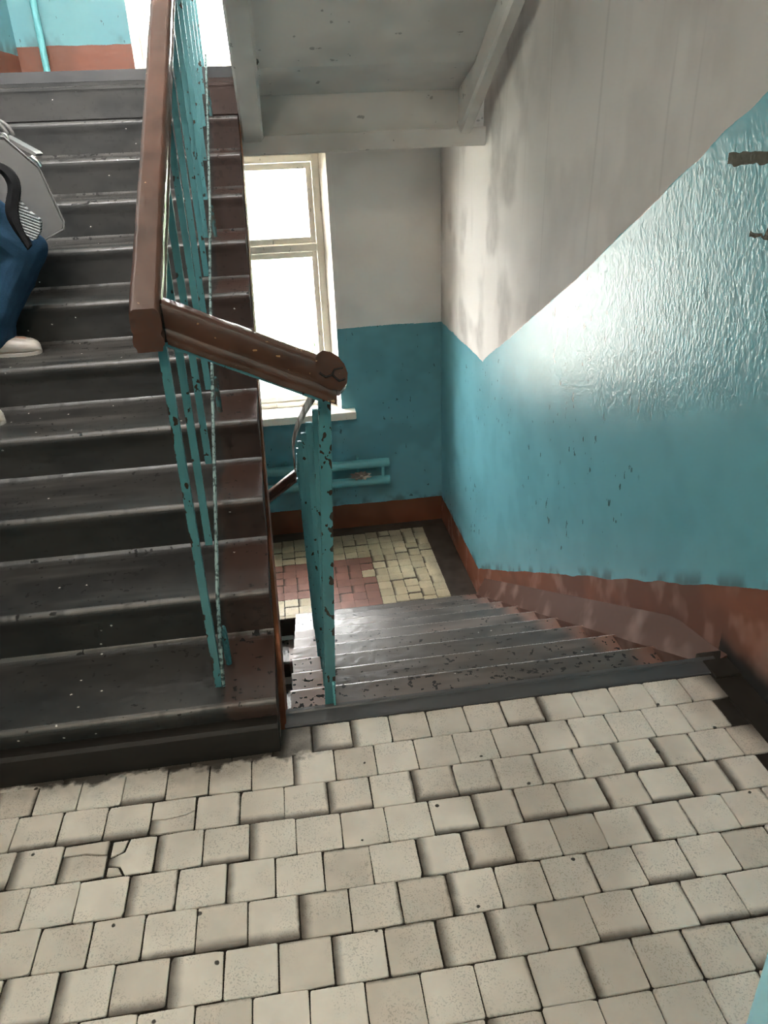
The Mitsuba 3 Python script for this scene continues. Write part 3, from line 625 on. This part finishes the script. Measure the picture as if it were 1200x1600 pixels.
def wrinkle(t, amp, s, seed):
    n_ = t.vertex_normals; d_ = (meshkit.fbm(t.vertices*A(s), 3, seed)-.5)*amp; t.vertices = t.vertices+n_*d_[:, None]; return t
je = capsules([(pel, .128, pel+A((0, 0, -.06)), .13), (hipR, .10, hipL, .10), (hipR, .105, knR, .082), (knR, .082, anR+A((0, 0, .02)), .074), (hipL, .108, knL, .083), (knL, .083, anL+A((-.0, 0, .03)), .080), (anL+A((0, 0, .03)), .080, anL+A((.005, 0, -.012)), .072), (anR+A((0, 0, .02)), .074, anR+A((0, 0, -.015)), .07)], .014, 6)
obj('jeans', wrinkle(je, .022, (16, 16, 11), 3), 'm_jeans', per, smooth=True)
jk = capsules([(pel+A((-.01, 0, -.04)), .150, che, .128), (che, .125, neck+A((-.01, 0, -.04)), .075), (che+A((0, .13, .10)), .07, che+A((0, -.13, .10)), .07), (shR, .068, elR, .056), (elR, .054, wrR-A((.02, 0, 0)), .044), (shL, .068, elL, .056), (elL, .054, wrL-dL*.02, .044)], .016, 6)
obj('jacket', wrinkle(jk, .02, (12, 12, 9), 5), 'm_jacket', per, smooth=True)
hr = capsules([(head+A((-.03, 0, .03)), .098, head+A((-.01, 0, .058)), .092), (head+A((-.06, 0, -.02)), .075, head+A((-.065, 0, -.13)), .055), (head+A((-.02, -.045, .03)), .065, head+A((-.035, -.055, -.08)), .04), (head+A((-.02, .045, .03)), .065, head+A((-.035, .055, -.08)), .04)], .012, 5)
obj('hair', wrinkle(hr, .012, (40, 40, 12), 6), 'm_hair', per, smooth=True)
mat('m_eye', (.03, .025, .02), .2); mat('m_lip', (.42, .13, .11), .5)
for s in (-1, 1):
    e = trimesh.creation.icosphere(2, .011); e.apply_translation(head+A((.083, s*.032, .014))); obj('eye', e, 'm_eye', per, smooth=True)
lp = trimesh.creation.icosphere(2, 1.0); lp.apply_scale((.008, .022, .007)); lp.apply_translation(head+A((.088, 0, -.062))); obj('mouth', lp, 'm_lip', per, smooth=True)
def shoe(tx, y, z):
    def foot_ring(s, w, h, zc, drop):      # cross-section of the upper at distance s from the heel
        a = np.linspace(0, 2*np.pi, 25)[:-1]
        return np.array([(s, y+w*math.copysign(abs(math.cos(q))**.8, math.cos(q)), z+drop+max(0.0, zc+h*math.copysign(abs(math.sin(q))**.85, math.sin(q)))) for q in a])
    L = .245; h0 = tx-L; S = []
    for u, w, h in ((0.0, .012, .020), (.02, .026, .034), (.07, .034, .040), (.2, .037, .038), (.4, .038, .036), (.52, .040, .036), (.62, .043, .030), (.76, .044, .026), (.88, .038, .023), (.95, .028, .019), (.985, .017, .014), (1.0, .006, .008)):
        S.append(foot_ring(h0+L*u, w, h, .010+h, .0))
    up_ = loft(S)
    pts = []
    for u, w in ((0.0, .014), (.03, .030), (.12, .037), (.4, .036), (.65, .044), (.8, .045), (.92, .036), (.98, .021), (1.004, .006)):
        pts.append((h0+L*u, w))
    poly = Polygon([(a, y-w) for a, w in pts]+[(a, y+w) for a, w in pts[::-1]])
    sole = ext_z(poly, z, z+.012)
    seam = [(h0+L*u, y+sg*w, z+hh) for sg in (1,) for u, w, hh in ()]
    ap = []
    for a in np.linspace(-1.9, 1.9, 17): ap.append((tx-.075+.055*math.cos(a)+(0 if abs(a) < 1.5 else -.03), y+.034*math.sin(a)*(1 if abs(a) < 1.5 else 1.0), z+.056-.006*math.cos(a)+(.003 if abs(a) > 1.4 else 0)))
    return up_, sole, tube(np.array(ap), .0028, 6)
for nm, (tx, y, z) in (('l', (-.652, 1.285, Z5)), ('r', (-.733, .955, Z4))):
    u_, s_, p_ = shoe(tx, y, z)
    sh = obj('shoe', u_, 'm_shoe', per, smooth=50, label='pale beige moccasin')
    obj('sole', s_, 'm_sole', sh); obj('seam', p_, 'm_shoe', sh, smooth=True)
# ------------------------------------------------------------------ bag and cloth
def bag_col(p, n, uv): return mix((.145, .139, .136), (.115, .112, .109), fbm(p.x*7.0, p.y*7.0, p.z*7.0))
mat('m_bag', bag_col, .38, .5, bump=lambda p, n, uv: fbm(p.x*220.0, p.y*220.0, p.z*220.0)*.0006)
mat('m_metal', (.65, .64, .62), .2, metallic=1.0)
def put(name, m, mt, parent, **k):      # built at arm's length, then set at its real distance
    m = m.copy(); q = (m.vertices-CAM)*KY+CAM; m.vertices = q; return obj(name, m, mt, parent, **k)
KY = (1.37+1.7605)/(.975+1.7605)
bag = thing('handbag', 'pale grey leather handbag carried by the person on the steps', 'bag')
front = A([(-.655, 1.555), (-.520, 1.535), (-.437, 1.447), (-.400, 1.292), (-.395, 1.278), (-.398, 1.266), (-.408, 1.257), (-.474, 1.228), (-.640, 1.205), (-.735, 1.225), (-.70, 1.36)])
def bag_ring(y, k, inset):
    c = front.mean(0); return np.array([(c[0]+(q[0]-c[0])*k-.27*(y-.975), y, c[1]+(q[1]-c[1])*k) for q in front])
bgm = loft([bag_ring(.975, .955, 0), bag_ring(.980, .985, 0), bag_ring(.990, 1.0, 0), bag_ring(1.075, 1.0, 0), bag_ring(1.085, .985, 0), bag_ring(1.09, .955, 0)])
put('bag_body', bgm, 'm_bag', bag, smooth=30)
tf = A([(-.62, 1.562), (-.535, 1.545), (-.449, 1.492), (-.441, 1.484), (-.446, 1.478), (-.53, 1.527), (-.62, 1.545)])
put('top_flap', ext_y(Polygon(tf), .99, 1.075), 'm_bag', bag)
put('piping', tube(A([(-.655, .976, 1.553), (-.52, .974, 1.534), (-.437, .974, 1.446), (-.397, .976, 1.285), (-.401, .976, 1.262), (-.474, .976, 1.230), (-.64, .976, 1.207)]), .0032, 6), 'm_bag', bag, smooth=True)
put('buckle', cat([tube(A([(-.452, .975, 1.478), (-.436, .973, 1.463), (-.431, .975, 1.447)]), .006, 8), bx(-.462, -.440, .972, .98, 1.462, 1.478, .002)]), 'm_metal', bag, smooth=40, label='shiny metal clasp')
hnd = [(-.60+.085*math.cos(a), 1.0, 1.535+.06*math.sin(a)) for a in np.linspace(.05, 3.1, 20)]
put('handle', tube(A(hnd), .006, 8), 'm_bag', bag, smooth=True)
put('handle', tube(A(hnd)+A((0, .06, 0)), .006, 8), 'm_bag', bag, smooth=True)
put('ring', tube(A([(-.522+.013*math.cos(a), .978, 1.525+.02*math.sin(a)) for a in np.linspace(0, 2*np.pi, 17)[:-1]]), .0025, 6, closed=True), 'm_metal', bag, smooth=True)
mat('m_black', lambda p, n, uv: mix((.006, .006, .007), (.012, .012, .013), fbm(p.x*80.0, p.y*80.0, p.z*80.0)), .8, .2)
KY = (1.125+1.7605)/(.945+1.7605)
sc = thing('scarf', 'black cloth strap with a grey woven end hanging in front of the handbag', 'scarf')
oc, ic = A([(-.60, 1.472), (-.560, 1.470), (-.536, 1.463), (-.505, 1.439), (-.496, 1.389), (-.516, 1.326), (-.512, 1.262), (-.502, 1.222)]), A([(-.60, 1.436), (-.565, 1.440), (-.545, 1.435), (-.532, 1.408), (-.537, 1.376), (-.553, 1.328), (-.540, 1.272), (-.513, 1.210)])
from scipy.interpolate import CubicSpline
tt = np.linspace(0, 1, len(oc)); ts = np.linspace(0, 1, 26)
O, I = CubicSpline(tt, oc)(ts), CubicSpline(tt, ic)(ts)
put('strap', loft([np.array([(i_[0], .925+.008*math.sin(s*5), i_[1]), ((o_[0]+i_[0])/2, .915+.008*math.sin(s*5), (o_[1]+i_[1])/2), (o_[0], .925+.008*math.sin(s*5), o_[1]), (o_[0], .945, o_[1]), (i_[0], .945, i_[1])]) for o_, i_, s in zip(O, I, ts)]), 'm_black', sc, smooth=40)
def weave(p, n, uv):
    w = .5+.5*dr.sin((p.z*1.0+p.x*.45)*620.0); return mix((.06, .065, .07), (.42, .44, .46), smoothstep(.35, .75, w*.8+.2*noise(p.x*300.0, p.z*300.0)))
mat('m_weave', weave, .8, .2, bump=lambda p, n, uv: .0012*dr.sin((p.z+p.x*.45)*620.0))
wp = Polygon([(-.520, 1.362), (-.505, 1.352), (-.488, 1.325), (-.461, 1.300), (-.459, 1.286), (-.466, 1.262), (-.484, 1.240), (-.496, 1.236), (-.515, 1.262), (-.532, 1.30)])
put('woven_end', ext_y(wp.buffer(-.004).buffer(.004), .932, .955), 'm_weave', sc, label='grey woven end')

# ------------------------------------------------------------------ lamp behind the camera
lamp = thing('ceiling_lamp', 'round white ceiling lamp over the landing', 'lamp')
gl = trimesh.creation.icosphere(3, .09); gl.apply_translation((-.5, -2.1, 3.22))
key = obj('globe', gl, 'm_metal', lamp, smooth=True); scene[key]['emitter'] = {'type': 'area', 'radiance': {'type': 'rgb', 'value': [25, 21.6, 17.6]}}
obj('holder', tube([(-.5, -2.1, 3.30), (-.5, -2.1, 3.40)], .05, 16), 'm_cream', lamp, smooth=40)
# ------------------------------------------------------------------ outdoors
mat('m_ground', lambda p, n, uv: mix((.46, .45, .42), (.38, .39, .33), smoothstep(.4, .6, fbm(p.x*.3, p.y*.3))), .9, .1)
obj('ground', bx(-70, 70, 4.9, 130, -5.2, -5.0), 'm_ground', kind='structure')
mat('m_leaf', lambda p, n, uv: mix((.26, .36, .22), (.38, .46, .34), fbm(p.x*4.0, p.y*4.0, p.z*4.0)), .6)
mat('m_bark', (.16, .12, .09), .9)
def tree(x, y, h, r, label, seed):
    t = thing('tree', label, 'tree'); q = np.random.default_rng(seed)
    obj('trunk', tube(A([(x, y, -5.05), (x+.1, y, -5+h*.35), (x, y+.1, -5+h*.65)]), [.18, .13, .07], 10), 'm_bark', t, smooth=True)
    n = 900; c = q.normal(size=(n, 3)); c /= np.linalg.norm(c, axis=1, keepdims=True); c *= q.uniform(.55, 1, (n, 1))**.5
    c = c*(r, r, r*1.1)*(1+.35*(meshkit.noise(c*2.5+seed)-.5))[:, None]+(x, y, -5+h*.66); V, F = [], []
    for i, p in enumerate(c):
        a, b = q.normal(size=3), q.normal(size=3); a /= np.linalg.norm(a); b -= a*np.dot(a, b); b /= np.linalg.norm(b); s = r*.13
        V += [p-a*s, p+b*s*.6, p+a*s, p-b*s*.6]; F += [(4*i, 4*i+1, 4*i+2), (4*i, 4*i+2, 4*i+3)]
    obj('foliage', trimesh.Trimesh(V, F, process=False), 'm_leaf', t, kind='stuff')
tree(1.2, 17.0, 5.4, 1.9, 'pale green tree faintly visible through the lower pane of the lower window', 1)
tree(-3.0, 26.0, 7.0, 2.6, 'pale tree crown far outside the window, left of the nearer tree', 2)
